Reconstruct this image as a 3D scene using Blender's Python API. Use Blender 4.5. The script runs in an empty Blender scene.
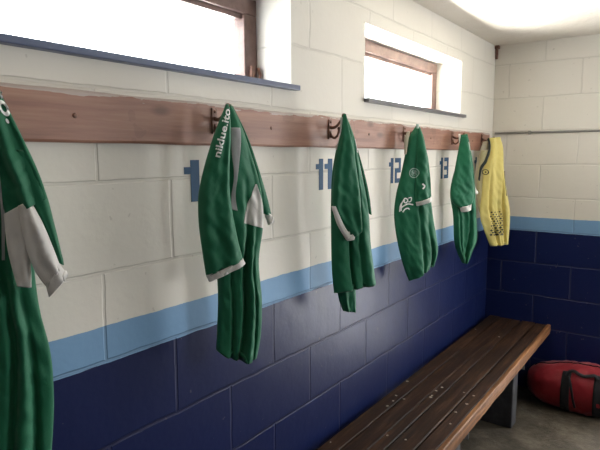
import bpy, bmesh, math, random
from math import sin, cos, pi, radians
from mathutils import Vector, Matrix, noise
from mathutils.bvhtree import BVHTree

sc = bpy.context.scene
COL = sc.collection

# ------------------------------------------------------------------ camera
cam_data = bpy.data.cameras.new('camera')
cam = bpy.data.objects.new('camera', cam_data); COL.objects.link(cam)
cam_data.sensor_width = 36.0
cam_data.lens = 544.685 / 600 * 36.0
cam_data.clip_start = 0.02
right = Vector((0.58442756, -0.81143689, -0.00382004))
up = Vector((0.10337262, 0.06978188, 0.99219181))
fwd = Vector((0.80483447, 0.58025913, -0.12466281))
cam.matrix_world = Matrix(((right.x, up.x, -fwd.x, 0.0), (right.y, up.y, -fwd.y, -1.17),
                           (right.z, up.z, -fwd.z, 1.6346), (0, 0, 0, 1)))
sc.camera = cam

# ------------------------------------------------------------------ sky, daylight, exposure
sc.view_settings.view_transform = 'Standard'
sc.view_settings.look = 'None'
sc.view_settings.gamma = 1.0
sc.view_settings.exposure = 1.42
world = bpy.data.worlds.new('overcast_sky'); sc.world = world
world.use_nodes = True
bg = world.node_tree.nodes['Background']
bg.inputs['Color'].default_value = (0.97, 0.98, 1.0, 1)
bg.inputs['Strength'].default_value = 7.0
sc.cycles.max_bounces = 10
sc.cycles.diffuse_bounces = 7
sc.cycles.sample_clamp_indirect = 6.0

def area(name, loc, aim, sx, sy, power, color=(1, 1, 1), portal=False):
    d = bpy.data.lights.new(name, 'AREA'); d.shape = 'RECTANGLE'; d.size = sx; d.size_y = sy
    d.energy = power; d.color = color
    o = bpy.data.objects.new(name, d); COL.objects.link(o)
    o.location = loc
    o.rotation_euler = (Vector(aim) - Vector(loc)).to_track_quat('-Z', 'Y').to_euler()
    if portal: d.cycles.is_portal = True
    return o
LX, RY, NX, CZ = 3.941, -3.5, -1.7, 2.385       # end wall, right wall, near wall, ceiling
W1 = (0.39, 1.573, 1.865, 2.193)
W2 = (2.10, 3.280, 1.865, 2.193)
DOOR = (-1.88, -1.06, 0.0, 2.02)
W3 = (2.55, 3.85, 1.15, 2.10)
for (a, b, c, d) in (W1, W2):
    area('window_portal', ((a+b)/2, 0.235, (c+d)/2), ((a+b)/2, -1, (c+d)/2), b-a, d-c, 1, portal=True)
area('door_portal', (LX+0.235, (DOOR[0]+DOOR[1])/2, 1.01), (0, (DOOR[0]+DOOR[1])/2, 1.01), .82, 2.02, 1, portal=True)
area('window_portal', ((W3[0]+W3[1])/2, RY-.235, 1.62), ((W3[0]+W3[1])/2, 0, 1.62), 1.3, .95, 1, portal=True)
# daylight thrown up from the sunlit yard outside the second window, and in through the open door
area('yard_bounce', (2.75, 0.75, 1.35), (2.65, -0.4, 2.385), 1.4, 0.8, 200, (1.0, 0.95, 0.87))
area('door_daylight', (LX+0.9, -1.7, 1.5), (1.6, -0.6, 0.8), 0.9, 1.6, 10, (1.0, 0.93, 0.84))

# ------------------------------------------------------------------ helpers
def link(name, me, mat=None, parent=None, smooth=False):
    o = bpy.data.objects.new(name, me); COL.objects.link(o)
    if mat: me.materials.append(mat)
    if smooth:
        for f in me.polygons: f.use_smooth = True
    if parent: o.parent = parent
    return o
def from_bm(name, bm, mat=None, parent=None, smooth=False):
    bmesh.ops.recalc_face_normals(bm, faces=bm.faces)
    me = bpy.data.meshes.new(name); bm.to_mesh(me); bm.free()
    return link(name, me, mat, parent, smooth)
def tag(o, label=None, cat=None, group=None, kind=None):
    if label: o['label'] = label
    if cat: o['category'] = cat
    if group: o['group'] = group
    if kind: o['kind'] = kind
    return o
def empty(name, loc, label, cat, group=None):
    o = bpy.data.objects.new(name, None); COL.objects.link(o); o.location = loc
    o.empty_display_size = 0.05
    return tag(o, label, cat, group)
def box(bm, x0, x1, y0, y1, z0, z1, bev=0.0):
    r = bmesh.ops.create_cube(bm, size=1)
    vs = r['verts']
    for v in vs:
        v.co = Vector((x0+(v.co.x+.5)*(x1-x0), y0+(v.co.y+.5)*(y1-y0), z0+(v.co.z+.5)*(z1-z0)))
    if bev:
        es = list({e for v in vs for e in v.link_edges})
        bmesh.ops.bevel(bm, geom=es, offset=bev, segments=2, affect='EDGES', profile=.5)
def tube(bm, pts, rad, n=10, closed=True):
    pts = [Vector(p) for p in pts]; rings = []
    for i, p in enumerate(pts):
        t = (pts[min(i+1, len(pts)-1)] - pts[max(i-1, 0)]).normalized()
        a = Vector((0, 0, 1)) if abs(t.z) < .9 else Vector((1, 0, 0))
        u = t.cross(a).normalized(); v = t.cross(u)
        r = rad[i] if isinstance(rad, (list, tuple)) else rad
        rings.append([bm.verts.new(p + u*r*cos(2*pi*k/n) + v*r*sin(2*pi*k/n)) for k in range(n)])
    for A, B in zip(rings, rings[1:]):
        for k in range(n): bm.faces.new((A[k], A[(k+1) % n], B[(k+1) % n], B[k]))
    if closed:
        bm.faces.new(rings[0]); bm.faces.new(list(reversed(rings[-1])))
def sphere(bm, c, r, sx=1, sy=1, sz=1, seg=14):
    q = bmesh.ops.create_uvsphere(bm, u_segments=seg, v_segments=seg//2+2, radius=r)
    for v in q['verts']: v.co = Vector((v.co.x*sx, v.co.y*sy, v.co.z*sz)) + Vector(c)

# ------------------------------------------------------------------ materials
def new_mat(name, color=(.5, .5, .5), rough=.6, **kw):
    m = bpy.data.materials.new(name); m.use_nodes = True
    b = m.node_tree.nodes['Principled BSDF']
    b.inputs['Base Color'].default_value = (*color, 1); b.inputs['Roughness'].default_value = rough
    for k, v in kw.items(): b.inputs[k.replace('_', ' ')].default_value = v
    return m
class NT:
    def __init__(s, m): s.m = m; s.t = m.node_tree; s.b = s.t.nodes['Principled BSDF']
    def n(s, typ, ins=None, **props):
        nd = s.t.nodes.new(typ)
        for k, v in props.items(): setattr(nd, k, v)
        for k, v in (ins or {}).items():
            if hasattr(v, 'is_output') or isinstance(v, bpy.types.NodeSocket): s.t.links.new(v, nd.inputs[k])
            else: nd.inputs[k].default_value = v
        return nd
    def math(s, op, a, b=0.0, c=None):
        d = {0: a, 1: b}
        if c is not None: d[2] = c
        return s.n('ShaderNodeMath', d, operation=op).outputs[0]
    def mix(s, f, a, b):
        nd = s.t.nodes.new('ShaderNodeMix'); nd.data_type = 'RGBA'
        for i, v in ((0, f), (6, a), (7, b)):
            if isinstance(v, bpy.types.NodeSocket): s.t.links.new(v, nd.inputs[i])
            else: nd.inputs[i].default_value = v
        return nd.outputs[2]
    def noise(s, vec, scale, detail=3, rough=.5):
        return s.n('ShaderNodeTexNoise', {'Vector': vec, 'Scale': scale, 'Detail': detail, 'Roughness': rough}).outputs['Fac']
    def bump(s, h, strength, dist, normal=None):
        d = {'Height': h, 'Strength': strength, 'Distance': dist}
        if normal: d['Normal'] = normal
        return s.n('ShaderNodeBump', d).outputs['Normal']
    def set(s, name, v): s.t.links.new(v, s.b.inputs[name])
    def pos(s): return s.n('ShaderNodeNewGeometry').outputs['Position']
    def obj(s): return s.n('ShaderNodeTexCoord').outputs['Object']
    def ramp(s, f, stops, interp='LINEAR'):
        nd = s.n('ShaderNodeValToRGB', {'Fac': f}); r = nd.color_ramp; r.interpolation = interp
        while len(r.elements) < len(stops): r.elements.new(.5)
        for e, (p, c) in zip(r.elements, stops): e.position = p; e.color = (*c, 1)
        return nd.outputs['Color']

WHITE = (.715, .680, .620)
def block_paint(name, axis, shift):
    """painted concrete blocks: 450 x 225 mm courses, navy below, pale blue band, cream white above"""
    m = new_mat(name); N = NT(m); p = N.pos()
    sep = N.n('ShaderNodeSeparateXYZ', {0: p})
    u = sep.outputs[axis]; z = sep.outputs[2]
    wob = N.noise(p, 3.5, 2); wob2 = N.noise(p, 14, 2)
    dz = N.math('ADD', N.math('MULTIPLY', N.math('SUBTRACT', wob, .5), .012), N.math('MULTIPLY', N.math('SUBTRACT', wob2, .5), .006))
    uu = N.math('ADD', N.math('ADD', u, shift), dz)
    zz = N.math('ADD', z, dz)
    vec = N.n('ShaderNodeCombineXYZ', {0: uu, 1: zz, 2: 0.0}).outputs[0]
    br = N.n('ShaderNodeTexBrick', {'Vector': vec, 'Scale': 1.0, 'Mortar Size': .0058, 'Mortar Smooth': .55, 'Brick Width': .45, 'Row Height': .225,
             'Color1': (.45, .45, .45, 1), 'Color2': (.55, .55, .55, 1)}, offset=.5, offset_frequency=2)
    mort = br.outputs['Fac']
    # edges of the painted bands, with a slightly unsteady brush line
    ez = N.math('ADD', z, N.math('MULTIPLY', N.math('SUBTRACT', N.noise(p, 9, 3), .5), .012))
    s1 = N.math('GREATER_THAN', ez, 1.119); s2 = N.math('GREATER_THAN', ez, 1.2155)
    patch = N.noise(p, 1.7, 4, .6)
    white = N.mix(patch, (*WHITE, 1), (WHITE[0]*.93, WHITE[1]*.92, WHITE[2]*.89, 1))
    navy = N.mix(patch, (.0052, .0115, .060, 1), (.007, .0135, .070, 1))
    col = N.mix(s1, navy, (.175, .325, .52, 1)); col = N.mix(s2, col, white)
    # joints on the white part are nearly filled with old paint
    mort = N.math('MULTIPLY', mort, N.math('SUBTRACT', 1.0, N.math('MULTIPLY', s2, .45)))
    # grime held in the joints
    col = N.mix(N.math('MULTIPLY', mort, .16), col, (.12, .11, .10, 1))
    # scuffs and dirt spots
    sp = N.math('GREATER_THAN', N.noise(p, 42, 2), .735)
    col = N.mix(N.math('MULTIPLY', sp, .25), col, (.25, .21, .17, 1))
    N.set('Base Color', col)
    rr = N.mix(s1, (.36, .36, .36, 1), (.55, .55, .55, 1))
    N.b.inputs['Specular IOR Level'].default_value = .32
    N.set('Roughness', rr)
    h = N.math('MULTIPLY', mort, -1.0)
    h = N.math('ADD', h, N.math('MULTIPLY', N.noise(p, 60, 3), .12))
    h = N.math('ADD', h, N.math('MULTIPLY', N.noise(p, 6, 3), .7))
    N.set('Normal', N.bump(h, .7, .0055))
    return m
M = {}
M['block_long'] = block_paint('painted_blocks_long', 0, .1144)
M['block_end'] = block_paint('painted_blocks_end', 1, .10)

def mat_ceiling():
    m = new_mat('ceiling_paint', (.72, .69, .64), .8); N = NT(m); p = N.pos()
    sp = N.math('GREATER_THAN', N.noise(p, 30, 2), .72)
    c = N.mix(N.noise(p, 2.2, 5, .65), (.76, .72, .66, 1), (.62, .56, .48, 1))
    N.set('Base Color', N.mix(N.math('MULTIPLY', sp, .3), c, (.35, .28, .2, 1)))
    N.set('Normal', N.bump(N.noise(p, 14, 6, .65), .8, .012)); return m
M['ceiling'] = mat_ceiling()
def mat_floor():
    m = new_mat('bare_concrete', (.2, .18, .15), .75); N = NT(m); p = N.pos()
    c = N.ramp(N.noise(p, 5, 8, .65), [(.3, (.022, .018, .012)), (.5, (.060, .050, .036)), (.7, (.145, .125, .09))])
    c = N.mix(N.math('MULTIPLY', N.noise(p, 40, 4), .35), c, (.12, .10, .08, 1))
    N.set('Base Color', c); N.set('Normal', N.bump(N.noise(p, 25, 6, .65), .5, .01))
    N.set('Roughness', N.ramp(N.noise(p, 4, 3), [(.3, (.45,)*3), (.7, (.85,)*3)])); return m
M['floor'] = mat_floor()
def mat_wood(name, cols, scale=(1.2, 22, 22), rough=.6, bump=.003, detail=6):
    m = new_mat(name, cols[0], rough); N = NT(m); p = N.pos()
    v = N.n('ShaderNodeMapping', {'Vector': p, 'Scale': scale}).outputs[0]
    f = N.noise(v, 1.6, detail, .65)
    k = len(cols)
    c = N.ramp(f, [(.28+.44*i/(k-1), cols[i]) for i in range(k)])
    blotch = N.noise(p, 6, 4, .6)
    c = N.mix(N.math('MULTIPLY', N.math('GREATER_THAN', blotch, .6), .18), c, (*[q*.45 for q in cols[0]], 1))
    if name == 'dark_bench_wood':      # grime trodden and rubbed into the seat
        v2 = N.n('ShaderNodeMapping', {'Vector': p, 'Scale': (1.6, 4.5, 1)}).outputs[0]
        g = N.n('ShaderNodeMapRange', {'Value': N.noise(v2, 2.0, 5, .7), 'From Min': .50, 'From Max': .68}).outputs[0]
        c = N.mix(N.math('MULTIPLY', g, .75), c, (.012, .009, .007, 1))
    N.set('Base Color', c); N.set('Normal', N.bump(f, .6, bump)); return m
M['rail'] = mat_wood('varnished_rail_wood', [(.155, .068, .044), (.265, .122, .080), (.38, .20, .135)], (1.0, 9, 16), .5)
def rail_paint(m):
    # old wall paint smeared along the rail's top edge, and dark knots
    N = NT(m); p = N.pos(); sep = N.n('ShaderNodeSeparateXYZ', {0: p})
    src = N.b.inputs['Base Color'].links[0].from_socket
    v = N.n('ShaderNodeMapping', {'Vector': p, 'Scale': (5, 1, 40)}).outputs[0]
    lim = N.math('ADD', 1.748, N.math('MULTIPLY', N.noise(v, 1.0, 4, .7), .062))
    top = N.math('GREATER_THAN', sep.outputs[2], lim)
    c = N.mix(N.math('MULTIPLY', top, .55), src, (.55, .52, .48, 1))
    vo = N.n('ShaderNodeMapping', {'Vector': p, 'Scale': (3.0, 3.0, 7.0)}).outputs[0]
    kn = N.n('ShaderNodeTexVoronoi', {'Vector': vo, 'Scale': 1.3}).outputs['Distance']
    k = N.n('ShaderNodeMapRange', {'Value': kn, 'From Min': .16, 'From Max': .05}).outputs[0]
    N.set('Base Color', N.mix(N.math('MULTIPLY', k, .6), c, (.07, .03, .02, 1)))
rail_paint(M['rail'])
M['bench_wood'] = mat_wood('dark_bench_wood', [(.009, .0048, .003), (.032, .015, .0085), (.095, .046, .024)], (2.2, 30, 30), .6)
M['bench_edge'] = mat_wood('worn_edge_wood', [(.07, .030, .014), (.19, .085, .035), (.36, .17, .07)], (1.6, 20, 30), .55)
for k in ('bench_wood', 'bench_edge'): M[k].node_tree.nodes['Principled BSDF'].inputs['Specular IOR Level'].default_value = .16
M['floor'].node_tree.nodes['Principled BSDF'].inputs['Specular IOR Level'].default_value = .2
M['frame_wood'] = mat_wood('window_frame_wood', [(.085, .045, .036), (.15, .088, .072), (.22, .135, .115)], (6, 6, 6), .55)
M['sill_blue'] = new_mat('slate_blue_sill', (.075, .095, .17), .35)
M['sill_grey'] = new_mat('slate_grey_sill', (.10, .095, .10), .35)
def mat_glass():
    m = bpy.data.materials.new('window_glass'); m.use_nodes = True; t = m.node_tree; t.nodes.clear()
    o = t.nodes.new('ShaderNodeOutputMaterial'); mx = t.nodes.new('ShaderNodeMixShader')
    tr = t.nodes.new('ShaderNodeBsdfTransparent'); gl = t.nodes.new('ShaderNodeBsdfGlossy')
    tr.inputs[0].default_value = (.93, .95, .95, 1); gl.inputs['Roughness'].default_value = .02
    mx.inputs[0].default_value = .06
    t.links.new(tr.outputs[0], mx.inputs[1]); t.links.new(gl.outputs[0], mx.inputs[2]); t.links.new(mx.outputs[0], o.inputs[0])
    return m
M['glass'] = mat_glass()
def mat_cloth(name, col, col2=None, rough=.75, sheen=.25, weave=900):
    m = new_mat(name, col, rough); N = NT(m); p = N.pos()
    col2 = col2 or tuple(c*.8 for c in col)
    N.set('Base Color', N.mix(N.noise(p, 9, 4), (*col, 1), (*col2, 1)))
    N.b.inputs['Sheen Weight'].default_value = sheen; N.b.inputs['Specular IOR Level'].default_value = .25
    h = N.math('ADD', N.math('MULTIPLY', N.noise(p, 26, 4, .6), 1.0), N.math('MULTIPLY', N.noise(p, weave, 1), .12))
    N.set('Normal', N.bump(h, .5, .004)); return m
M['green'] = mat_cloth('green_polyester', (.012, .150, .072), (.009, .115, .055), .62, .12)
M['white_cloth'] = mat_cloth('white_polyester', (.74, .72, .69))
M['grey_cloth'] = mat_cloth('grey_mesh_tape', (.42, .42, .43))
M['tan_cloth'] = mat_cloth('off_white_collar_cloth', (.50, .45, .34))
M['yellow'] = mat_cloth('yellow_polyester', (.74, .63, .21), (.60, .50, .16), .65, .1)
M['olive'] = mat_cloth('shaded_sleeve_cloth', (.52, .46, .26))  # yellow shirt's left sleeve, its shade put into the olive tone
M['dark_cloth'] = mat_cloth('black_polyester', (.012, .02, .016))
M['print'] = new_mat('white_print', (.86, .88, .86), .5)
M['print_grey'] = new_mat('pale_print', (.30, .42, .37), .5)
M['print_black'] = new_mat('black_print', (.02, .022, .02), .5)
M['iron'] = mat_wood('rusty_iron', [(.08, .032, .02), (.17, .075, .048), (.28, .14, .09)], (30, 30, 30), .5, .001)
M['number_blue'] = new_mat('blue_stencil_paint', (.012, .070, .165), .7)
M['conduit'] = new_mat('grey_conduit', (.24, .23, .215), .5)
M['red_nylon'] = mat_cloth('red_nylon', (.25, .012, .018), (.18, .008, .015), .45, .1, 500)
M['webbing'] = mat_cloth('black_webbing', (.010, .010, .012), None, .7, .05, 500)
M['pier'] = mat_wood('dark_block_pier', [(.02, .02, .022), (.035, .035, .04), (.07, .07, .072)], (8, 8, 8), .8)
M['steel'] = new_mat('zinc_steel', (.35, .36, .36), .45, Metallic=.8)
M['flake'] = new_mat('paint_flake', (.42, .38, .32), .8)
M['white_gloss'] = new_mat('white_gloss_paint', (.7, .69, .66), .35)
M['stone'] = NT(new_mat('yard_concrete', (.5, .48, .44), .85)).m

# ------------------------------------------------------------------ structure
def holed_wall(name, mat, fixed, a0, a1, thick, axis, holes, z0=0.0, z1=CZ):
    """wall in the plane (axis 'x': y=fixed, runs along x; 'y': x=fixed, runs along y) with real openings"""
    As = sorted({a0, a1, *[h[0] for h in holes], *[h[1] for h in holes]})
    Zs = sorted({z0, z1, *[h[2] for h in holes if h[2] > z0], *[h[3] for h in holes]})
    bm = bmesh.new()
    def P(a, t, z): return (a, fixed+t, z) if axis == 'x' else (fixed+t, a, z)
    def solid(i, j):
        if i < 0 or j < 0 or i >= len(As)-1 or j >= len(Zs)-1: return False
        ca, cz = (As[i]+As[i+1])/2, (Zs[j]+Zs[j+1])/2
        return not any(h[0] < ca < h[1] and h[2] < cz < h[3] for h in holes)
    def quad(*c): bm.faces.new([bm.verts.new(q) for q in c])
    for i in range(len(As)-1):
        for j in range(len(Zs)-1):
            if not solid(i, j): continue
            a, b, c, d = As[i], As[i+1], Zs[j], Zs[j+1]
            quad(P(a, 0, c), P(b, 0, c), P(b, 0, d), P(a, 0, d)); quad(P(a, thick, c), P(b, thick, c), P(b, thick, d), P(a, thick, d))
            if not solid(i-1, j): quad(P(a, 0, c), P(a, thick, c), P(a, thick, d), P(a, 0, d))
            if not solid(i+1, j): quad(P(b, 0, c), P(b, thick, c), P(b, thick, d), P(b, 0, d))
            if not solid(i, j-1): quad(P(a, 0, c), P(a, thick, c), P(b, thick, c), P(b, 0, c))
            if not solid(i, j+1): quad(P(a, 0, d), P(a, thick, d), P(b, thick, d), P(b, 0, d))
    bmesh.ops.remove_doubles(bm, verts=bm.verts, dist=1e-5)
    return tag(from_bm(name, bm, mat), kind='structure')
T = .22
holed_wall('wall_left', M['block_long'], 0.0, NX-T, LX+T, T, 'x', [W1, W2])
holed_wall('wall_end', M['block_end'], LX, RY, 0.0, T, 'y', [DOOR])
holed_wall('wall_near', M['block_end'], NX, RY, 0.0, -T, 'y', [])
holed_wall('wall_right', M['block_long'], RY, NX-T, LX+T, -T, 'x', [W3])
bm = bmesh.new(); box(bm, NX-T, LX+T, RY-T, T, -.12, 0); tag(from_bm('floor', bm, M['floor']), kind='structure')
bm = bmesh.new(); box(bm, NX-T, LX+T, RY-T, T, CZ, CZ+.15); tag(from_bm('ceiling', bm, M['ceiling']), kind='structure')

def window(idx, W, sillmat, ext, stay=False, lext=.008):
    a, b, c, d = W; sz = .018
    root = bpy.data.objects.new('window_%d' % idx, None); COL.objects.link(root); root.location = ((a+b)/2, .17, c)
    root['kind'] = 'structure'
    mi = Matrix.Translation((-(a+b)/2, -.17, -c))
    fw = .058; y0, y1 = .152, .205
    bm = bmesh.new()
    box(bm, a+.002, b-.002, y0, y1, d-fw, d-.002, .004); box(bm, a+.002, b-.002, y0+.02, y1, c+sz, c+sz+.016, .003)
    box(bm, a+.002, a+.07, y0+.0005, y1, c+sz+.017, d-fw, .003); box(bm, b-.07, b-.002, y0+.0005, y1, c+sz+.017, d-fw, .003)
    # inner opening sash
    box(bm, a+.071, b-.071, y0+.012, y1-.008, d-fw-.018, d-fw+.004, .003)
    bm.transform(mi); from_bm('window_frame', bm, M['frame_wood'], root)
    bm = bmesh.new(); box(bm, a+.03, b-.03, .176, .181, c+sz+.02, d-.03); bm.transform(mi); from_bm('pane', bm, M['glass'], root)
    bm = bmesh.new(); box(bm, a-lext, b+ext, -.026, 0.0, c, c+sz, .003); box(bm, a, b, -.004, .215, c, c+sz, .001)
    bm.transform(mi); from_bm('window_sill', bm, sillmat, root)
    if stay:
        bm = bmesh.new()
        box(bm, b-.05, b-.03, .138, .152, c+sz+.02, c+sz+.075, .003)
        tube(bm, [(b-.02, .135, c+sz+.02), (b-.012, .13, c+sz+.045), (b-.02, .135, c+sz+.07)], .006)
        bm.transform(mi); from_bm('window_catch', bm, M['iron'], root)
    return root
window(1, W1, M['sill_blue'], .022, True)
window(2, W2, M['sill_grey'], .04)
root = window(3, (-W3[1], -W3[0], W3[2], W3[3]), M['sill_grey'], .04)
root.rotation_euler = (0, 0, pi); root.location = ((W3[0]+W3[1])/2, RY-.17, W3[2])
# door opening at the far right: white frame, door standing open outwards
root = bpy.data.objects.new('door_1', None); COL.objects.link(root); root.location = (LX, DOOR[0], 0); root['kind'] = 'structure'
mi = Matrix.Translation((-LX, -DOOR[0], 0))
bm = bmesh.new()
box(bm, LX+.02, LX+.12, DOOR[0], DOOR[0]+.045, 0, 2.02, .004); box(bm, LX+.02, LX+.12, DOOR[1]-.045, DOOR[1], 0, 2.02, .004)
box(bm, LX+.02, LX+.12, DOOR[0]+.045, DOOR[1]-.045, 1.975, 2.02, .004)
bm.transform(mi); from_bm('door_frame', bm, M['white_gloss'], root)
bm = bmesh.new(); box(bm, LX+.23, LX+.98, DOOR[0]-.05, DOOR[0]-.01, .01, 1.97, .004); bm.transform(mi)
leaf = from_bm('door_leaf', bm, M['white_gloss'], root)
bm = bmesh.new(); tube(bm, [(LX+.9, DOOR[0]-.01, 1.0), (LX+.9, DOOR[0]+.04, 1.0), (LX+.8, DOOR[0]+.045, 1.0)], .009); bm.transform(mi); from_bm('door_handle', bm, M['steel'], leaf)
# short pipe stub where ceiling meets the corner
bm = bmesh.new()
tube(bm, [(LX-.012, -.012, 2.383), (LX-.012, -.013, 2.33), (LX-.013, -.012, 2.295)], .009, 10)
box(bm, LX-.03, LX-.001, -.03, -.001, 2.362, 2.384, .003)
tag(from_bm('pipe_stub', bm, M['iron']), 'short rust brown pipe stub in the corner just under the ceiling', 'pipe')

# ------------------------------------------------------------------ coat rail
random.seed(4)
bm = bmesh.new(); n = 160; x0, x1 = -.9, 3.80
rows = []
for i in range(n+1):
    x = x0+(x1-x0)*i/n
    zt = 1.787+.004*noise.noise((x*3.1, 0, 0))+.0025*noise.noise((x*17, 3, 0))
    zb = 1.6685+.002*noise.noise((x*5, 7, 0))
    rows.append([bm.verts.new(q) for q in ((x, 0, zb), (x, -.020, zb), (x, -.024, zb+.006), (x, -.024, zt-.006), (x, -.020, zt), (x, 0, zt))])
for A, B in zip(rows, rows[1:]):
    for k in range(6): bm.faces.new((A[k], A[(k+1) % 6], B[(k+1) % 6], B[k]))
bm.faces.new(rows[0]); bm.faces.new(list(reversed(rows[-1])))
rail = empty('coat_rail', (1.45, 0, 1.6685), 'long reddish wooden coat rail screwed to the white block wall', 'coat rail')
bm.transform(Matrix.Translation((-1.45, 0, -1.6685)))
from_bm('board', bm, M['rail'], rail)
for x in (.72, 1.43, 2.1, 2.78, 3.45):
    bm = bmesh.new(); sphere(bm, (x-1.45, -.0245, .06), .006, 1, .4, 1); from_bm('screw', bm, M['iron'], rail, True)

# ------------------------------------------------------------------ painted peg numbers
def stencil(bm, rects):
    for (x0, x1, z0, z1) in rects: box(bm, x0, x1, -.0008, .0002, z0, z1)
H = .120
def digit(ch, x0, x1, s=.022):
    h = H; m = h/2
    if ch == '1':
        st = x0+(x1-x0)*.42
        return [(st, x1, 0, h), (x0, st, h-.040, h-.020)]
    seg = {'2': 'abged', '3': 'abgcd', '4': 'fgbc'}[ch]
    d = {'a': (x0, x1, h-s, h), 'd': (x0, x1, 0, s), 'g': (x0, x1, m-s/2, m+s/2), 'b': (x1-s, x1, m+s/2, h-s), 'c': (x1-s, x1, s if ch == '3' else 0, m-s/2),
         'f': (x0, x0+s, m+s/2, h), 'e': (x0, x0+s, s, m-s/2)}
    return [d[k] for k in seg]
for digits, lab in (((('1', 1.063, 1.121),), 'blue painted number 1 beside the jersey with vertical lettering'),
                    ((('1', 1.727, 1.777), ('1', 1.788, 1.843)), 'blue stencilled number 11 on white blocks under the rail'),
                    ((('1', 2.342, 2.388), ('2', 2.405, 2.470)), 'blue stencilled number 12 on white blocks beside the crested jersey'),
                    ((('1', 2.975, 3.022), ('3', 3.044, 3.110)), 'blue stencilled number 13 left of the slim farthest green jersey'),
                    ((('1', 3.575, 3.620), ('4', 3.636, 3.70)), 'blue stencilled number 14 in the gap between last green and yellow shirts')):
    bm = bmesh.new(); x0 = digits[0][1]
    for ch, a, b in digits: stencil(bm, digit(ch, a-x0, b-x0))
    o = from_bm('painted_number', bm, M['number_blue']); o.location = (x0, -.0004, 1.506)
    tag(o, lab, 'number', 'peg numbers stencilled under the coat rail')

# ------------------------------------------------------------------ conduit on the end wall
bm = bmesh.new()
tube(bm, [(LX-.008, -.02, 1.790), (LX-.008, -.6, 1.7905), (LX-.008, -1.03, 1.792)], .0075, 10)
cd = empty('wall_conduit', (LX, -.6, 1.79), 'thin grey conduit running level across the white end wall', 'conduit')
bm.transform(Matrix.Translation((-LX, .6, -1.79))); from_bm('tube', bm, M['conduit'], cd, True)
for y in (.35, -.15, -.5):
    bm = bmesh.new(); box(bm, -.018, 0, y-.008, y+.008, -.012, .012, .002); from_bm('clip', bm, M['conduit'], cd)

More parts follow.
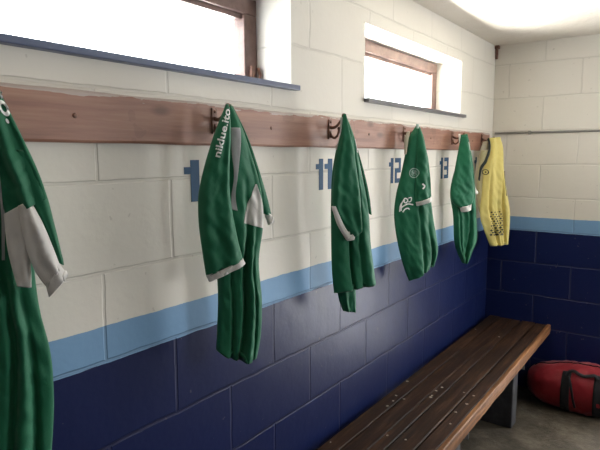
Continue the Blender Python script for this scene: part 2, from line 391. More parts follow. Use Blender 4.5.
# ------------------------------------------------------------------ jerseys
SHIRT_SHAPES = {
 's9': dict(base=(0.51, -0.1), turn=33, top=1.787, pieces={
  'body': (0, [(-0.005, 1.783), (-0.052, 1.686), (-0.084, 1.576), (-0.101, 1.445), (-0.108, 1.291), (-0.113, 1.132), (-0.12, 0.967)],
     [(0.001, 1.784), (0.01, 1.705), (0.028, 1.621), (0.043, 1.533), (0.051, 1.353), (0.067, 1.248), (0.069, 1.162), (0.063, 1.077), (0.045, 0.926)]),
  'sleeve': (0.05, [(0.003, 1.779), (-0.013, 1.702), (-0.006, 1.613), (0.006, 1.549), (0.014, 1.524)],
     [(0.01, 1.779), (0.017, 1.75), (0.041, 1.688), (0.069, 1.612), (0.083, 1.559)]),
  'back_sleeve': (0.045, [(0.021, 1.649), (0.04, 1.575), (0.064, 1.527), (0.082, 1.479), (0.094, 1.435)],
     [(0.054, 1.649), (0.079, 1.574), (0.091, 1.513), (0.1, 1.458), (0.104, 1.428)]),
  'flap': (0.05, [(0.008, 1.532), (0.01, 1.465), (0.021, 1.396)],
     [(0.042, 1.551), (0.047, 1.462), (0.046, 1.391)]),
  'sleeve_panel': (0.06, [(0.033, 1.547), (0.039, 1.483), (0.053, 1.426), (0.073, 1.389)],
     [(0.054, 1.557), (0.073, 1.513), (0.087, 1.469), (0.099, 1.426)]),
  'cuff': (0.06, [(0.071, 1.395), (0.075, 1.371)],
     [(0.098, 1.432), (0.111, 1.411)]),
  'text': (0.06, [(-0.001, 1.764)],
     [(0.026, 1.695)]),
  'stripe': (0.0, [(-0.002, 1.649), (0.001, 1.545), (-0.004, 1.442)],
     [(0.006, 1.649), (0.008, 1.545), (0.001, 1.442)]),
 }),
 's10': dict(base=(1.142, -0.1), turn=33, top=1.781, pieces={
  'body': (0, [(-0.006, 1.778), (-0.018, 1.723), (-0.035, 1.626), (-0.04, 1.514), (-0.043, 1.399), (-0.042, 1.312), (-0.041, 1.224), (-0.046, 1.134), (-0.05, 1.075)],
     [(0.009, 1.781), (0.034, 1.732), (0.062, 1.654), (0.087, 1.568), (0.099, 1.494), (0.098, 1.427), (0.084, 1.326), (0.092, 1.21), (0.087, 1.103), (0.074, 1.036)]),
  'sleeve': (0.05, [(-0.018, 1.776), (-0.053, 1.693), (-0.076, 1.626), (-0.094, 1.56), (-0.1, 1.519), (-0.1, 1.451), (-0.093, 1.382), (-0.084, 1.308)],
     [(-0.01, 1.776), (-0.005, 1.707), (-0.01, 1.626), (-0.012, 1.544), (-0.004, 1.474), (0.009, 1.403), (0.022, 1.348)]),
  'cuff': (0.05, [(-0.085, 1.311), (-0.076, 1.291)],
     [(0.022, 1.351), (0.029, 1.336)]),
  'back_sleeve': (-0.02, [(0.016, 1.778), (0.053, 1.683), (0.072, 1.567), (0.074, 1.508), (0.101, 1.469)],
     [(0.019, 1.778), (0.062, 1.691), (0.097, 1.59), (0.121, 1.507), (0.132, 1.456)]),
  'back_cuff': (-0.02, [(0.108, 1.472), (0.12, 1.432)],
     [(0.129, 1.465), (0.139, 1.443)]),
  'text': (0.06, [(-0.043, 1.632)],
     [(-0.005, 1.768)]),
  'side_panel': (0, [(0.074, 1.556), (0.05, 1.505), (0.031, 1.448)],
     [(0.078, 1.556), (0.096, 1.495), (0.096, 1.427)]),
  'stripe': (0, [(0.001, 1.715), (0.0, 1.654), (0.005, 1.583), (-0.002, 1.527), (-0.006, 1.49)],
     [(0.028, 1.715), (0.027, 1.668), (0.016, 1.583), (0.009, 1.526), (0.014, 1.483)]),
 }),
 's11': dict(base=(1.766, -0.1), turn=33, top=1.791, pieces={
  'body': (0, [(-0.008, 1.787), (-0.016, 1.714), (-0.032, 1.658), (-0.048, 1.566), (-0.052, 1.454), (-0.051, 1.321), (-0.047, 1.204), (-0.038, 1.114)],
     [(0.008, 1.787), (0.029, 1.74), (0.051, 1.677), (0.073, 1.583), (0.096, 1.487), (0.11, 1.409), (0.12, 1.291), (0.145, 1.133)]),
  'tail': (-0.02, [(-0.02, 1.151), (-0.007, 1.078), (0.011, 1.032)],
     [(0.066, 1.151), (0.067, 1.079), (0.068, 1.022)]),
  'sleeve': (0.04, [(-0.023, 1.787), (-0.031, 1.723), (-0.047, 1.658), (-0.062, 1.549), (-0.062, 1.454), (-0.016, 1.377), (0.013, 1.334)],
     [(-0.011, 1.788), (0.006, 1.712), (0.027, 1.621), (0.045, 1.528), (0.054, 1.453), (0.054, 1.396), (0.055, 1.358)]),
  'cuff': (0.045, [(-0.07, 1.454), (-0.048, 1.387), (-0.01, 1.325)],
     [(-0.052, 1.454), (-0.023, 1.389), (0.006, 1.343)]),
  'cuff_end': (0.045, [(-0.015, 1.34), (-0.006, 1.321)],
     [(0.031, 1.353), (0.023, 1.326)]),
  'back_sleeve': (-0.02, [(0.066, 1.659), (0.093, 1.544), (0.107, 1.466), (0.121, 1.411)],
     [(0.07, 1.659), (0.106, 1.544), (0.124, 1.465), (0.132, 1.406)]),
  'collar': (0.03, [(-0.029, 1.777), (-0.032, 1.712), (-0.048, 1.658)],
     [(-0.021, 1.777), (-0.025, 1.712), (-0.038, 1.658)]),
  'stripe': (0, [(0.036, 1.703), (0.045, 1.651)],
     [(0.044, 1.703), (0.055, 1.647)]),
 }),
 's12': dict(base=(2.426, -0.1), turn=36, top=1.775, pieces={
  'body': (0, [(-0.01, 1.77), (-0.046, 1.71), (-0.065, 1.617), (-0.084, 1.533), (-0.104, 1.453), (-0.112, 1.359), (-0.094, 1.239), (-0.059, 1.115), (-0.025, 1.034)],
     [(0.016, 1.77), (0.045, 1.687), (0.07, 1.592), (0.079, 1.473), (0.099, 1.351), (0.125, 1.227), (0.132, 1.167), (0.112, 1.099)]),
  'sleeve': (0.025, [(-0.009, 1.764), (-0.017, 1.663), (-0.019, 1.523), (-0.011, 1.415)],
     [(0.001, 1.764), (0.036, 1.663), (0.061, 1.546), (0.07, 1.441)]),
  'cuff': (0.03, [(-0.016, 1.42), (-0.01, 1.401)],
     [(0.066, 1.446), (0.071, 1.427)]),
  'collar': (0.02, [(-0.063, 1.746), (-0.078, 1.709), (-0.074, 1.64)],
     [(-0.048, 1.75), (-0.055, 1.709), (-0.064, 1.645)]),
  'tag': (0.03, [(-0.023, 1.782), (-0.022, 1.762)],
     [(-0.007, 1.782), (-0.007, 1.762)]),
  'logo': (0, [(-0.026, 1.556)],
     [(-0.055, 1.409)]),
 }),
 's13': dict(base=(3.072, -0.1), turn=38, top=1.763, pieces={
  'body': (0, [(-0.025, 1.752), (-0.029, 1.668), (-0.045, 1.584), (-0.068, 1.499), (-0.077, 1.414), (-0.054, 1.299), (-0.042, 1.154), (-0.02, 1.082), (0.015, 1.016)],
     [(0.02, 1.758), (0.043, 1.668), (0.066, 1.566), (0.085, 1.439), (0.098, 1.294), (0.11, 1.158), (0.08, 1.077), (0.049, 1.008)]),
  'sleeve': (0.03, [(-0.038, 1.745), (-0.054, 1.657), (-0.08, 1.512), (-0.096, 1.428), (-0.075, 1.371), (-0.022, 1.335)],
     [(0.0, 1.745), (0.023, 1.656), (0.048, 1.527), (0.058, 1.442), (0.054, 1.385), (0.042, 1.351)]),
  'cuff': (0.035, [(-0.036, 1.348), (-0.025, 1.319)],
     [(0.042, 1.363), (0.04, 1.328)]),
  'back_cuff': (0, [(0.071, 1.457), (0.073, 1.417)],
     [(0.081, 1.463), (0.106, 1.416)]),
  'collar': (0.02, [(-0.048, 1.756), (-0.043, 1.707)],
     [(-0.035, 1.757), (-0.032, 1.707)]),
  'stripe': (0, [(0.008, 1.713), (0.017, 1.668)],
     [(0.019, 1.713), (0.03, 1.662)]),
 }),
 's14': dict(base=(3.608, -0.11), turn=38, top=1.755, pieces={
  'body': (0, [(-0.044, 1.748), (-0.033, 1.672), (-0.066, 1.576), (-0.074, 1.415), (-0.082, 1.253), (-0.048, 1.153), (0.003, 1.044)],
     [(0.045, 1.755), (0.072, 1.672), (0.086, 1.53), (0.116, 1.398), (0.147, 1.245), (0.141, 1.051)]),
  'slit': (0, [(0.079, 1.53), (0.088, 1.379)],
     [(0.09, 1.536), (0.102, 1.372)]),
  'back_sleeve': (-0.02, [(-0.079, 1.672), (-0.096, 1.544), (-0.098, 1.415), (-0.085, 1.297), (-0.052, 1.23)],
     [(-0.019, 1.672), (-0.029, 1.543), (-0.021, 1.38), (-0.016, 1.269), (-0.005, 1.202)]),
  'lining': (-0.03, [(-0.059, 1.723), (-0.099, 1.608), (-0.115, 1.447), (-0.105, 1.395)],
     [(-0.015, 1.736), (-0.018, 1.64), (-0.044, 1.543), (-0.075, 1.394)]),
  'collar': (0.03, [(-0.069, 1.747), (-0.059, 1.684), (-0.085, 1.608), (-0.116, 1.564), (-0.127, 1.482)],
     [(-0.056, 1.747), (-0.043, 1.678), (-0.068, 1.596), (-0.101, 1.548), (-0.114, 1.475)]),
  'logo': (0, [(-0.061, 1.531)],
     [(0.042, 1.196)]),
 }),
}

def smooth_path(pts, t):
    n = len(pts)-1
    if n == 0: return pts[0]
    f = t*n; i = min(int(f), n-1); f -= i
    p0, p1, p2, p3 = pts[max(i-1, 0)], pts[i], pts[i+1], pts[min(i+2, n)]
    def cr(k): return .5*(2*p1[k]+(p2[k]-p0[k])*f+(2*p0[k]-5*p1[k]+4*p2[k]-p3[k])*f*f+(3*p1[k]-p0[k]-3*p2[k]+p3[k])*f**3)
    return (cr(0), cr(1))
class Jersey:
    def __init__(s, key, name, label, group):
        d = SHIRT_SHAPES[key]; s.d = d; th = radians(d['turn'])
        s.a = Vector((cos(th), -sin(th), 0)); s.n = Vector((-sin(th), -cos(th), 0))
        zb = min(z for w, L, R in d['pieces'].values() for u, z in L+R)
        s.o = Vector((d['base'][0], d['base'][1], 0)); s.base = Vector((*d['base'], zb))
        s.root = empty(name, s.base, label, 'shirt', group)
        s.geo = []; s.seed = hash_of(key)
    def W(s, u, z, w): return s.o + s.a*u + Vector((0, 0, z)) + s.n*w
    def finish(s, bm, name, mat, collect=True, smooth=True, sub=False):
        bmesh.ops.recalc_face_normals(bm, faces=bm.faces)
        if collect:
            s.geo.append(BVHTree.FromBMesh(bm))
        bm.transform(Matrix.Translation(-s.base))
        return from_bm(name, bm, mat, s.root, smooth)
    def panel(s, piece, name, mat, thick=.03, folds=(3, .006), nu=34, nv=70, back=.6, sag=0.0, crease=(), collect=True):
        w0, L, R = s.d['pieces'][piece]; rnd = random.Random(s.seed+len(piece)*7+ord(piece[0]))
        ph = [rnd.uniform(0, 6.28) for _ in range(6)]
        bm = bmesh.new(); F = []; B = []
        for j in range(nv+1):
            t = j/nv; l = smooth_path(L, t); r = smooth_path(R, t)
            width = math.dist(l, r); th = min(thick, .42*width)
            fr = []; bk = []
            for i in range(nu+1):
                q = i/nu; e = 2*q-1
                u = l[0]+(r[0]-l[0])*q; z = l[1]+(r[1]-l[1])*q - sag*4*q*(1-q)*t**6
                prof = max(0, 1-abs(e)**3)**.7
                nf, amp = folds
                k = min(1, width/.08)*min(1, .35+1.2*t)
                edge = min(1, (1-abs(e))*4)
                drift = .5*sin(2.2*t+ph[3])
                f = amp*k*edge*(sin(2*pi*nf*q+ph[0]+drift*2.5)+.55*sin(2*pi*(nf*1.7)*q+ph[1]-drift*4)*(.5+.5*sin(4*t+ph[2])))
                f += .014*k*edge*noise.noise((u*16+ph[4], z*5+u*6, ph[5]))+.006*k*edge*noise.noise((u*34+z*22, z*24+ph[4], 1))+.002*edge*noise.noise((u*80-z*60, z*60, ph[1]))
                for (q0, dep, wd, t0) in crease:
                    qq = q0+.04*sin(5*t+q0*9); f -= dep*min(1, max(0, (t-t0)*3))*math.exp(-((q-qq)/wd)**2)*min(1, (1-abs(e))*6)
                fr.append(bm.verts.new(s.W(u, z, max(w0-th*.5*back, w0+th*prof+f))))
                bk.append(bm.verts.new(s.W(u, z, w0-th*prof*back+f*.4)))
            F.append(fr); B.append(bk)
        for j in range(nv):
            for i in range(nu):
                bm.faces.new((F[j][i], F[j][i+1], F[j+1][i+1], F[j+1][i]))
                bm.faces.new((B[j][i+1], B[j][i], B[j+1][i], B[j+1][i+1]))
        # open hem: turn the cloth inwards and up
        for rowF, rowB, sgn in ((F[0], B[0], -1), (F[-1], B[-1], 1)):
            ring = rowF + rowB[-1::-1]
            c = sum((v.co for v in ring), Vector())/len(ring)
            inner = [bm.verts.new(c+(v.co-c)*.86+Vector((0, 0, .012*sgn))) for v in ring]
            m = len(ring)
            for k in range(m): 
                try: bm.faces.new((ring[k], ring[(k+1) % m], inner[(k+1) % m], inner[k]))
                except ValueError: pass
            inner2 = [bm.verts.new(c+(v.co-c)*.5+Vector((0, 0, .02*sgn))) for v in ring]
            for k in range(m): bm.faces.new((inner[k], inner[(k+1) % m], inner2[(k+1) % m], inner2[k]))
            bm.faces.new(inner2)
        bmesh.ops.remove_doubles(bm, verts=bm.verts, dist=1e-5)
        return s.finish(bm, name, mat, collect)
    def hit(s, u, z, fallback=.03):
        o = s.W(u, z, .4); best = None
        for b in s.geo:
            h = b.ray_cast(o, -s.n)
            if h[0] is not None and (best is None or h[3] < best): best = h[3]
        return .4-best if best is not None else fallback
    def cloth_strip(s, piece, name, mat, lift=.0016, nu=14, nv=36, thick=.0012):
        """thin sewn-on piece lying on the cloth below"""
        w0, L, R = s.d['pieces'][piece]; bm = bmesh.new(); F = []; B = []
        last = .02
        for j in range(nv+1):
            t = j/nv; l = smooth_path(L, t); r = smooth_path(R, t); fr = []; bk = []
            for i in range(nu+1):
                q = i/nu; u = l[0]+(r[0]-l[0])*q; z = l[1]+(r[1]-l[1])*q
                w = s.hit(u, z, last); last = w
                fr.append(bm.verts.new(s.W(u, z, w+lift))); bk.append(bm.verts.new(s.W(u, z, w+lift-thick)))
            F.append(fr); B.append(bk)
        for j in range(nv):
            for i in range(nu):
                bm.faces.new((F[j][i], F[j][i+1], F[j+1][i+1], F[j+1][i])); bm.faces.new((B[j][i+1], B[j][i], B[j+1][i], B[j+1][i+1]))
            bm.faces.new((F[j][0], F[j+1][0], B[j+1][0], B[j][0])); bm.faces.new((F[j][nu], B[j][nu], B[j+1][nu], F[j+1][nu]))
        for r0 in (0, nv):
            for i in range(nu): bm.faces.new((F[r0][i], B[r0][i], B[r0][i+1], F[r0][i+1]))
        return s.finish(bm, name, mat, collect=False)
    def drape(s, bm, name, mat, lift=.002):
        """bm holds flat shapes in (u, z): lay them on the cloth"""
        bmesh.ops.triangulate(bm, faces=bm.faces)
        for _ in range(3):
            es = [e for e in bm.edges if e.calc_length() > .006]
            if not es: break
            bmesh.ops.subdivide_edges(bm, edges=es, cuts=1); bmesh.ops.triangulate(bm, faces=bm.faces)
        last = .03
        for v in bm.verts:
            last = s.hit(v.co.x, v.co.z, last); v.co = s.W(v.co.x, v.co.z, last+lift)
        return s.finish(bm, name, mat, collect=False, smooth=False)
    def ring_shape(s, bm, c, r0, r1, squash=1.0, a0=0, a1=2*pi, n=28):
        prev = None
        for k in range(n+1):
            a = a0+(a1-a0)*k/n
            p = [bm.verts.new((c[0]+r*cos(a)*squash, 0, c[1]+r*sin(a))) for r in (r0, r1)]
            if prev: bm.faces.new((prev[0], prev[1], p[1], p[0]))
            prev = p
    def stroke(s, bm, pts, wd):
        prev = None
        m = 10*(len(pts)-1)
        for k in range(m+1):
            p = Vector(smooth_path(pts, k/m)); q = Vector(smooth_path(pts, min(1, k/m+.01))); q0 = Vector(smooth_path(pts, max(0, k/m-.01)))
            d = (q-q0).normalized(); nn = Vector((-d.y, d.x))*wd*.5
            pr = [bm.verts.new((p.x+nn.x, 0, p.y+nn.y)), bm.verts.new((p.x-nn.x, 0, p.y-nn.y))]
            if prev: bm.faces.new((prev[0], prev[1], pr[1], pr[0]))
            prev = pr
    def lettering(s, text, start, end, size, name='printed_lettering', mat=None):
        cu = bpy.data.curves.new('lettering', 'FONT'); cu.body = text; cu.size = 1; cu.resolution_u = 4; cu.offset = .022
        to = bpy.data.objects.new('lettering', cu); COL.objects.link(to)
        bpy.context.view_layer.update()
        me = bpy.data.meshes.new_from_object(to.evaluated_get(bpy.context.evaluated_depsgraph_get()))
        bpy.data.objects.remove(to)
        xs = [v.co.x for v in me.vertices]; x0, x1 = min(xs), max(xs)
        bm = bmesh.new(); bm.from_mesh(me); bpy.data.meshes.remove(me)
        a = Vector(start); b = Vector(end); d = (b-a); L = d.length; d.normalize(); nn = Vector((-d.y, d.x))
        for v in bm.verts:
            p = a + d*((v.co.x-x0)/(x1-x0)*L) + nn*(v.co.y*size)
            v.co = Vector((p.x, 0, p.y))
        return s.drape(bm, name, mat or M['print'])
def hash_of(k): return sum(ord(c)*31**i for i, c in enumerate(k)) % 9973

GJ = 'green football jerseys hung on the hooks'
# nearest jersey, cut off by the left edge
j = Jersey('s9', 'football_jersey', 'nearest green jersey, white lower sleeve with turned cuff, at the left edge', GJ)
j.panel('body', 'body', M['green'], .030, (1.7, .006), nu=60, crease=((.62, .024, .05, .3), (.85, .02, .04, .4), (.3, .015, .06, .2)))
j.panel('back_sleeve', 'back_sleeve', M['green'], .012, (1.5, .002), nv=30, nu=16)
j.panel('sleeve', 'sleeve', M['green'], .022, (2, .006))
j.panel('flap', 'underarm_panel', M['white_cloth'], .012, (1.2, .003), nv=30, nu=20)
j.panel('sleeve_panel', 'sleeve_panel', M['white_cloth'], .022, (1.1, .004), nv=40)
j.panel('cuff', 'cuff', M['white_cloth'], .0225, (1, .002), nv=8)
j.cloth_strip('stripe', 'piping', M['grey_cloth'])
_, a, b = j.d['pieces']['text']; j.lettering('ito.', a[0], b[0], .026)

j = Jersey('s10', 'football_jersey', 'green jersey with vertical white lettering and one long sleeve hanging forward', GJ)
j.panel('back_sleeve', 'back_sleeve', M['green'], .010, (1.2, .002), nv=40, nu=16)
j.panel('back_cuff', 'back_cuff', M['white_cloth'], .011, (1, .001), nv=6, nu=14)
j.panel('body', 'body', M['green'], .028, (1.5, .005), nu=60, sag=.018, crease=((.60, .036, .07, .3), (.30, .014, .035, .5), (.86, .012, .03, .45)))
j.panel('sleeve', 'sleeve', M['green'], .020, (1.6, .004))
j.panel('cuff', 'cuff', M['white_cloth'], .0215, (1.6, .002), nv=6)
j.cloth_strip('side_panel', 'side_panel', M['white_cloth'])
j.cloth_strip('stripe', 'piping', M['grey_cloth'])
_, a, b = j.d['pieces']['text']; j.lettering('niklue.ito.', a[0], b[0], .026)

j = Jersey('s11', 'football_jersey', 'green jersey beside number 11, narrow tail of cloth hanging below its hem', GJ)
j.panel('back_sleeve', 'back_sleeve', M['green'], .008, (1.2, .002), nv=30, nu=14)
j.panel('tail', 'tail', M['green'], .016, (2, .005), nv=30)
j.panel('body', 'body', M['green'], .026, (1.3, .005), nu=60, crease=((.40, .022, .035, .45), (.72, .012, .05, .2)))
j.panel('sleeve', 'sleeve', M['green'], .022, (1.4, .005))
j.panel('cuff', 'cuff', M['white_cloth'], .012, (1, .001), nv=20, nu=12)
j.panel('cuff_end', 'cuff', M['white_cloth'], .014, (1, .001), nv=6, nu=14)
j.panel('collar', 'collar', M['white_cloth'], .004, (1, .0), nv=20, nu=8)
j.cloth_strip('stripe', 'piping', M['white_cloth'], nv=16, nu=6)

j = Jersey('s12', 'football_jersey', 'green jersey with round crest and white squiggle print, below the second window', GJ)
j.panel('body', 'body', M['green'], .026, (1.2, .006), nu=60, crease=((.55, .014, .05, .1), (.85, .022, .04, .55)))
j.panel('sleeve', 'sleeve', M['green'], .022, (1.2, .004))
j.panel('cuff', 'cuff', M['white_cloth'], .023, (1, .001), nv=6)
j.panel('collar', 'collar', M['tan_cloth'], .006, (1, .0), nv=20, nu=10)
j.panel('tag', 'neck_label', M['print_grey'], .002, (1, .0), nv=4, nu=6)
_, a, b = j.d['pieces']['logo']; (cu, cz), (lu, lz) = a[0], b[0]
bm = bmesh.new(); j.ring_shape(bm, (cu, cz), .019, .0235, .95); j.ring_shape(bm, (cu, cz), .0125, .0145, .95)
j.stroke(bm, [(cu-.008, cz-.010), (cu-.004, cz+.010), (cu+.001, cz-.006), (cu+.006, cz+.010), (cu+.008, cz-.008)], .0035)
j.drape(bm, 'crest', M['print_grey'])
bm = bmesh.new()
j.stroke(bm, [(lu-.030, lz-.030), (lu-.026, lz+.005), (lu-.014, lz+.028), (lu+.002, lz+.022), (lu-.004, lz+.008), (lu-.016, lz+.012), (lu-.014, lz+.022)], .006)
j.stroke(bm, [(lu+.004, lz+.030), (lu+.018, lz+.032), (lu+.016, lz+.014), (lu+.006, lz+.012)], .005)
j.stroke(bm, [(lu-.030, lz-.016), (lu-.012, lz-.004), (lu+.006, lz+.002), (lu+.030, lz-.002)], .006)
j.stroke(bm, [(lu-.022, lz-.036), (lu-.010, lz-.022), (lu+.004, lz-.018), (lu+.012, lz-.024)], .006)
j.stroke(bm, [(lu-.036, lz-.034), (lu-.034, lz-.010), (lu-.028, lz+.006)], .005)
j.drape(bm, 'printed_logo', M['print'])
bm = bmesh.new(); j.stroke(bm, [(cu+.036, cz-.050), (cu+.046, cz-.062), (cu+.036, cz-.074)], .007); j.drape(bm, 'sleeve_logo', M['print'])

j = Jersey('s13', 'football_jersey', 'slim farthest green jersey, just left of the yellow goalkeeper shirt', GJ)
j.panel('body', 'body', M['green'], .026, (1.3, .005), nu=60, crease=((.62, .028, .06, .45), (.25, .014, .05, .4)))
j.panel('sleeve', 'sleeve', M['green'], .020, (1.4, .004))
j.panel('cuff', 'cuff', M['white_cloth'], .021, (1, .001), nv=6)
j.panel('back_cuff', 'back_cuff', M['white_cloth'], .010, (1, .001), nv=6, nu=12)
j.panel('collar', 'collar', M['white_cloth'], .004, (1, .0), nv=10, nu=8)
j.cloth_strip('stripe', 'piping', M['white_cloth'], nv=16, nu=6)

j = Jersey('s14', 'goalkeeper_shirt', 'yellow goalkeeper shirt with black diamond print in the far corner', None)
j.panel('lining', 'lining', M['tan_cloth'], .010, (1.2, .003), nv=40, nu=16)
j.panel('back_sleeve', 'back_sleeve', M['olive'], .014, (1.2, .003), nv=40)
j.panel('body', 'body', M['yellow'], .026, (1.8, .006), nu=60, crease=((.30, .02, .05, .3), (.78, .026, .035, .35), (.55, .012, .04, .5)))
j.panel('collar', 'collar', M['dark_cloth'], .006, (1, .0), nv=40, nu=8, collect=False)
j.cloth_strip('slit', 'dark_slit', M['dark_cloth'], nv=20, nu=6)  # dark strip laid over the body along the slit
_, a, b = j.d['pieces']['logo']
bm = bmesh.new(); j.ring_shape(bm, a[0], .013, .018, .9); j.ring_shape(bm, a[0], .0, .005, .9); j.drape(bm, 'crest', M['dark_cloth'])
bm = bmesh.new(); (pu, pz) = b[0]
for r in range(11):
    for c in range(5):
        u = pu-.050+c*.022+(r % 2)*.011; z = pz+.074-r*.0148; k = .0085*(.75+.04*r)
        if r < 2 and c == 4: continue
        vs = [bm.verts.new((u+dx*k, 0, z+dz*k*.85)) for dx, dz in ((1, 0), (0, 1), (-1, 0), (0, -1))]; bm.faces.new(vs)
j.drape(bm, 'diamond_print', M['print_black'])

# ------------------------------------------------------------------ coat hooks
def hook(apex, label, shift=.020):
    X, Y, Z = apex
    bx = X+shift
    root = empty('coat_hook', (bx, -.024, 1.70), label, 'coat hook', 'iron coat hooks along the rail')
    bm = bmesh.new(); box(bm, -.011, .011, -.005, 0, .0, .075, .002); sphere(bm, (0, -.005, .01), .005); sphere(bm, (0, -.005, .065), .005)
    from_bm('back_plate', bm, M['iron'], root)
    t = Vector((X-bx, Y+.024, Z-1.70-.006))
    bm = bmesh.new(); pts = []
    for k in range(13):
        f = k/12; p = Vector((0, -.004, .045)).lerp(t, f); p.z -= .018*sin(pi*f)*(1-.3*f); pts.append(p)
    tube(bm, pts, [.0065-.0018*k/12 for k in range(13)], 10); sphere(bm, t, .0085)
    from_bm('upper_arm', bm, M['iron'], root, True)
    bm = bmesh.new(); pts = []
    for k in range(15):
        a = pi*.5+k/14*pi*1.25
        pts.append((0, -.026+.024*cos(a)*(-1) if False else -.004-.022*(1-cos(k/14*pi))*.9, .030-.026*sin(k/14*pi)+.020*max(0, k/14-.5)))
    tube(bm, pts, .0048, 10); sphere(bm, pts[-1], .0075)
    from_bm('lower_hook', bm, M['iron'], root, True)
for k, lab in (('s9', 'iron coat hook holding the nearest green jersey at the left'), ('s10', 'iron coat hook holding the jersey with vertical lettering'),
               ('s11', 'iron coat hook holding the jersey beside number 11'), ('s12', 'iron coat hook holding the jersey with the round crest'),
               ('s13', 'iron coat hook holding the slim farthest green jersey'), ('s14', 'iron coat hook holding the yellow goalkeeper shirt')):
    d = SHIRT_SHAPES[k]; hook((d['base'][0], d['base'][1], d['top']), lab, -.03 if k == 's9' else .020)

# ------------------------------------------------------------------ bench
BX0, BX1, BZ = .9, LX-.012, .487
bench = empty('bench', (2.4, -.24, 0), 'long dark slatted wooden bench along the blue wall', 'bench')
off = Matrix.Translation((-2.4, .24, 0))
ys = [(-.036, -.110), (-.115, -.200), (-.204, -.255), (-.260, -.350), (-.358, -.424)]
for k, (ya, yb) in enumerate(ys):
    bm = bmesh.new(); n = 60; rows = []
    dz = (.001, -.001, .0015, 0, .001)[k]
    for i in range(n+1):
        x = BX0+(BX1-BX0)*i/n-(.012*k % .03 if i == n else 0); e = .0035
        jz = dz+.0012*noise.noise((x*4, k*3, 0)); ja = .0018*noise.noise((x*9, k*5, 2)); jb = .0018*noise.noise((x*9, k*5, 9))
        a, b, zt, zb = ya+ja, yb+jb, BZ+jz, BZ-.034
        rows.append([bm.verts.new(q) for q in ((x, a, zb), (x, b, zb), (x, b, zt-e), (x, b+e, zt), (x, a-e, zt), (x, a, zt-e))])
    for A, B in zip(rows, rows[1:]):
        for q in range(6): bm.faces.new((A[q], A[(q+1) % 6], B[(q+1) % 6], B[q]))
    bm.faces.new(rows[0]); bm.faces.new(list(reversed(rows[-1])))
    bm.transform(off); from_bm('seat_slat', bm, M['bench_wood'], bench)
bm = bmesh.new(); rows = []
for i in range(121):
    x = BX0+(BX1-BX0)*i/120; w = .003*noise.noise((x*7, 1, 0))+.002*noise.noise((x*23, 1, 4)); zt = BZ+.001
    rows.append([bm.verts.new(q) for q in ((x, -.426, BZ-.062+w), (x, -.446+w, BZ-.060), (x, -.449+w, BZ-.03), (x, -.447+w*.6, zt-.004), (x, -.443, zt), (x, -.426, zt))])
for A, B in zip(rows, rows[1:]):
    for q in range(6): bm.faces.new((A[q], A[(q+1) % 6], B[(q+1) % 6], B[q]))
bm.faces.new(rows[0]); bm.faces.new(list(reversed(rows[-1])))
bm.transform(off); tag(from_bm('front_board', bm, M['bench_edge'], bench), 'worn orange brown front edge board')
for x in (1.25, 2.25, 3.26):
    bm = bmesh.new(); box(bm, x, x+.10, -.385, -.06, 0, BZ-.075, .006); bm.transform(off); from_bm('pier', bm, M['pier'], bench)
    bm = bmesh.new(); box(bm, x+.02, x+.08, -.42, -.04, BZ-.075, BZ-.034, .003); bm.transform(off); from_bm('bearer', bm, M['bench_wood'], bench)
    bm = bmesh.new(); box(bm, x+.10, x+.135, -.42, -.385, BZ-.085, BZ-.062, .002); box(bm, x+.10, x+.104, -.42, -.385, BZ-.14, BZ-.062, .001)
    bm.transform(off); from_bm('bracket', bm, M['steel'], bench)
random.seed(11)
for k in range(24):
    x = 1.72+random.random()**1.5*1.9; yy = random.choice(ys); y = random.uniform(yy[1]+.01, yy[0]-.01)
    bm = bmesh.new(); s = random.uniform(.004, .008)
    vs = [bm.verts.new((cos(a)*s*random.uniform(.6, 1.3), sin(a)*s*random.uniform(.6, 1.3), h)) for h in (0, .0015) for a in (0, 1.2, 2.4, 3.6, 5)]
    bmesh.ops.convex_hull(bm, input=vs)
    o = from_bm('paint_flake', bm, M['flake']); o.location = (x, y, BZ+.0018)
    tag(o, 'tiny pale paint flake lying on the dark bench slats', 'flake', 'paint flakes on the bench')

# ------------------------------------------------------------------ red holdall
BY0, BY1, BXC = -.348, -.985, 3.775
bag = empty('holdall_bag', (BXC, (BY0+BY1)/2, 0), 'red nylon holdall with black straps on the floor past the bench', 'bag')
def bag_point(v, a, extra=0.0):
    """v 0..1 along the length, a angle round the section (0 = toward the room, 90 = up)"""
    e = abs(2*v-1); k = max(0.0, 1-e**3.4)**.42 if e < 1 else 0
    rx = .155*k; rz = .152*(k**.8)*(1-.10*e)
    c, s = cos(a), sin(a)
    sg = lambda q, p: math.copysign(abs(q)**p, q)
    x = -rx*sg(c, .85); z = .150+rz*sg(s, .85)
    z -= .012*sin(pi*v*2.0+.7)*max(0, s)
    w = .010*noise.noise((v*9, a*1.6, 2))+.006*noise.noise((v*22, a*4, 5))
    nx, nz = -c, s
    x += nx*(w*k+extra); z += nz*(w*k+extra)
    if z < .004: z = .004-extra*.2
    return Vector((x, (BY0+(BY1-BY0)*v)-(BY0+BY1)/2, z))
bm = bmesh.new(); nv, na = 70, 56; rings = []
for i in range(nv+1):
    v = .0015+.997*i/nv
    rings.append([bm.verts.new(bag_point(v, 2*pi*k/na)) for k in range(na)])
for A, B in zip(rings, rings[1:]):
    for k in range(na): bm.faces.new((A[k], A[(k+1) % na], B[(k+1) % na], B[k]))
bm.faces.new(rings[0]); bm.faces.new(list(reversed(rings[-1])))
from_bm('body', bm, M['red_nylon'], bag, True)
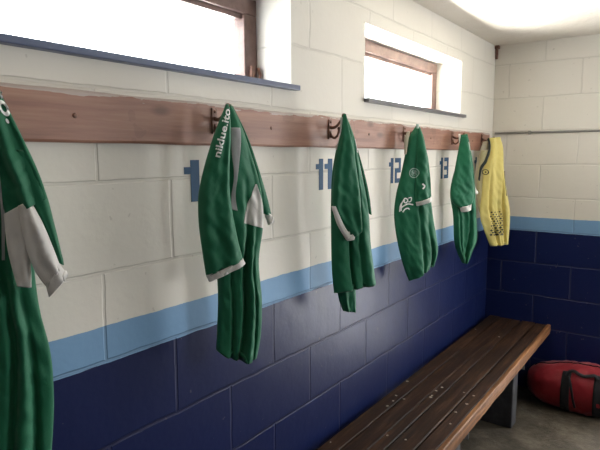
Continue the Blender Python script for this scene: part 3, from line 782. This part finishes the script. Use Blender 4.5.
def band(v0, v1, a0, a1, name, n=40):
    bm = bmesh.new(); rows = []
    for i in range(n+1):
        a = a0+(a1-a0)*i/n
        rows.append([bm.verts.new(bag_point(v0+(v1-v0)*q/4, a, ex)) for ex in (.006, .001) for q in (range(5) if ex > .003 else range(4, -1, -1))])
    for A, B in zip(rows, rows[1:]):
        for k in range(10): bm.faces.new((A[k], A[(k+1) % 10], B[(k+1) % 10], B[k]))
    bm.faces.new(rows[0]); bm.faces.new(list(reversed(rows[-1])))
    from_bm(name, bm, M['webbing'], bag, True)
band(.365, .445, radians(-62), radians(56), 'strap')
band(.650, .73, radians(-62), radians(56), 'strap')
def handle(pts, wd=.014, name='carry_handle'):
    bm = bmesh.new(); rows = []; m = 50
    P = [Vector(p) for p in pts]
    def at(t):
        f = t*(len(P)-1); i = min(int(f), len(P)-2); f -= i
        p0, p1, p2, p3 = P[max(i-1, 0)], P[i], P[i+1], P[min(i+2, len(P)-1)]
        return .5*(2*p1+(p2-p0)*f+(2*p0-5*p1+4*p2-p3)*f*f+(3*p1-p0-3*p2+p3)*f**3)
    for i in range(m+1):
        v, a, ex = at(i/m); d = at(min(1, i/m+.02))-at(max(0, i/m-.02))
        c = bag_point(v, radians(a), ex); e = bag_point(v+d.x*.05, radians(a+d.y*.05), ex)
        t = (e-c).normalized(); nr = Vector((-cos(radians(a)), 0, sin(radians(a)))); sd = t.cross(nr).normalized()
        rows.append([bm.verts.new(c+sd*wd*q+nr*h) for q, h in ((-1, .002), (1, .002), (1, -.002), (-1, -.002))])
    for A, B in zip(rows, rows[1:]):
        for k in range(4): bm.faces.new((A[k], A[(k+1) % 4], B[(k+1) % 4], B[k]))
    bm.faces.new(rows[0]); bm.faces.new(list(reversed(rows[-1])))
    from_bm(name, bm, M['webbing'], bag, True)
handle([(.41, 40, .008), (.43, 50, .02), (.47, 50, .024), (.53, 44, .018), (.60, 46, .02), (.65, 50, .02), (.68, 44, .008)], .011)
handle([(.425, 40, .009), (.455, 20, .012), (.48, -5, .010), (.50, -28, .009)], .007)
bm = bmesh.new()
pts = [bag_point(v, radians(88), .003) for v in [k/40*.86+.07 for k in range(41)]]
tube(bm, pts, .004, 8); from_bm('zip', bm, M['webbing'], bag, True)
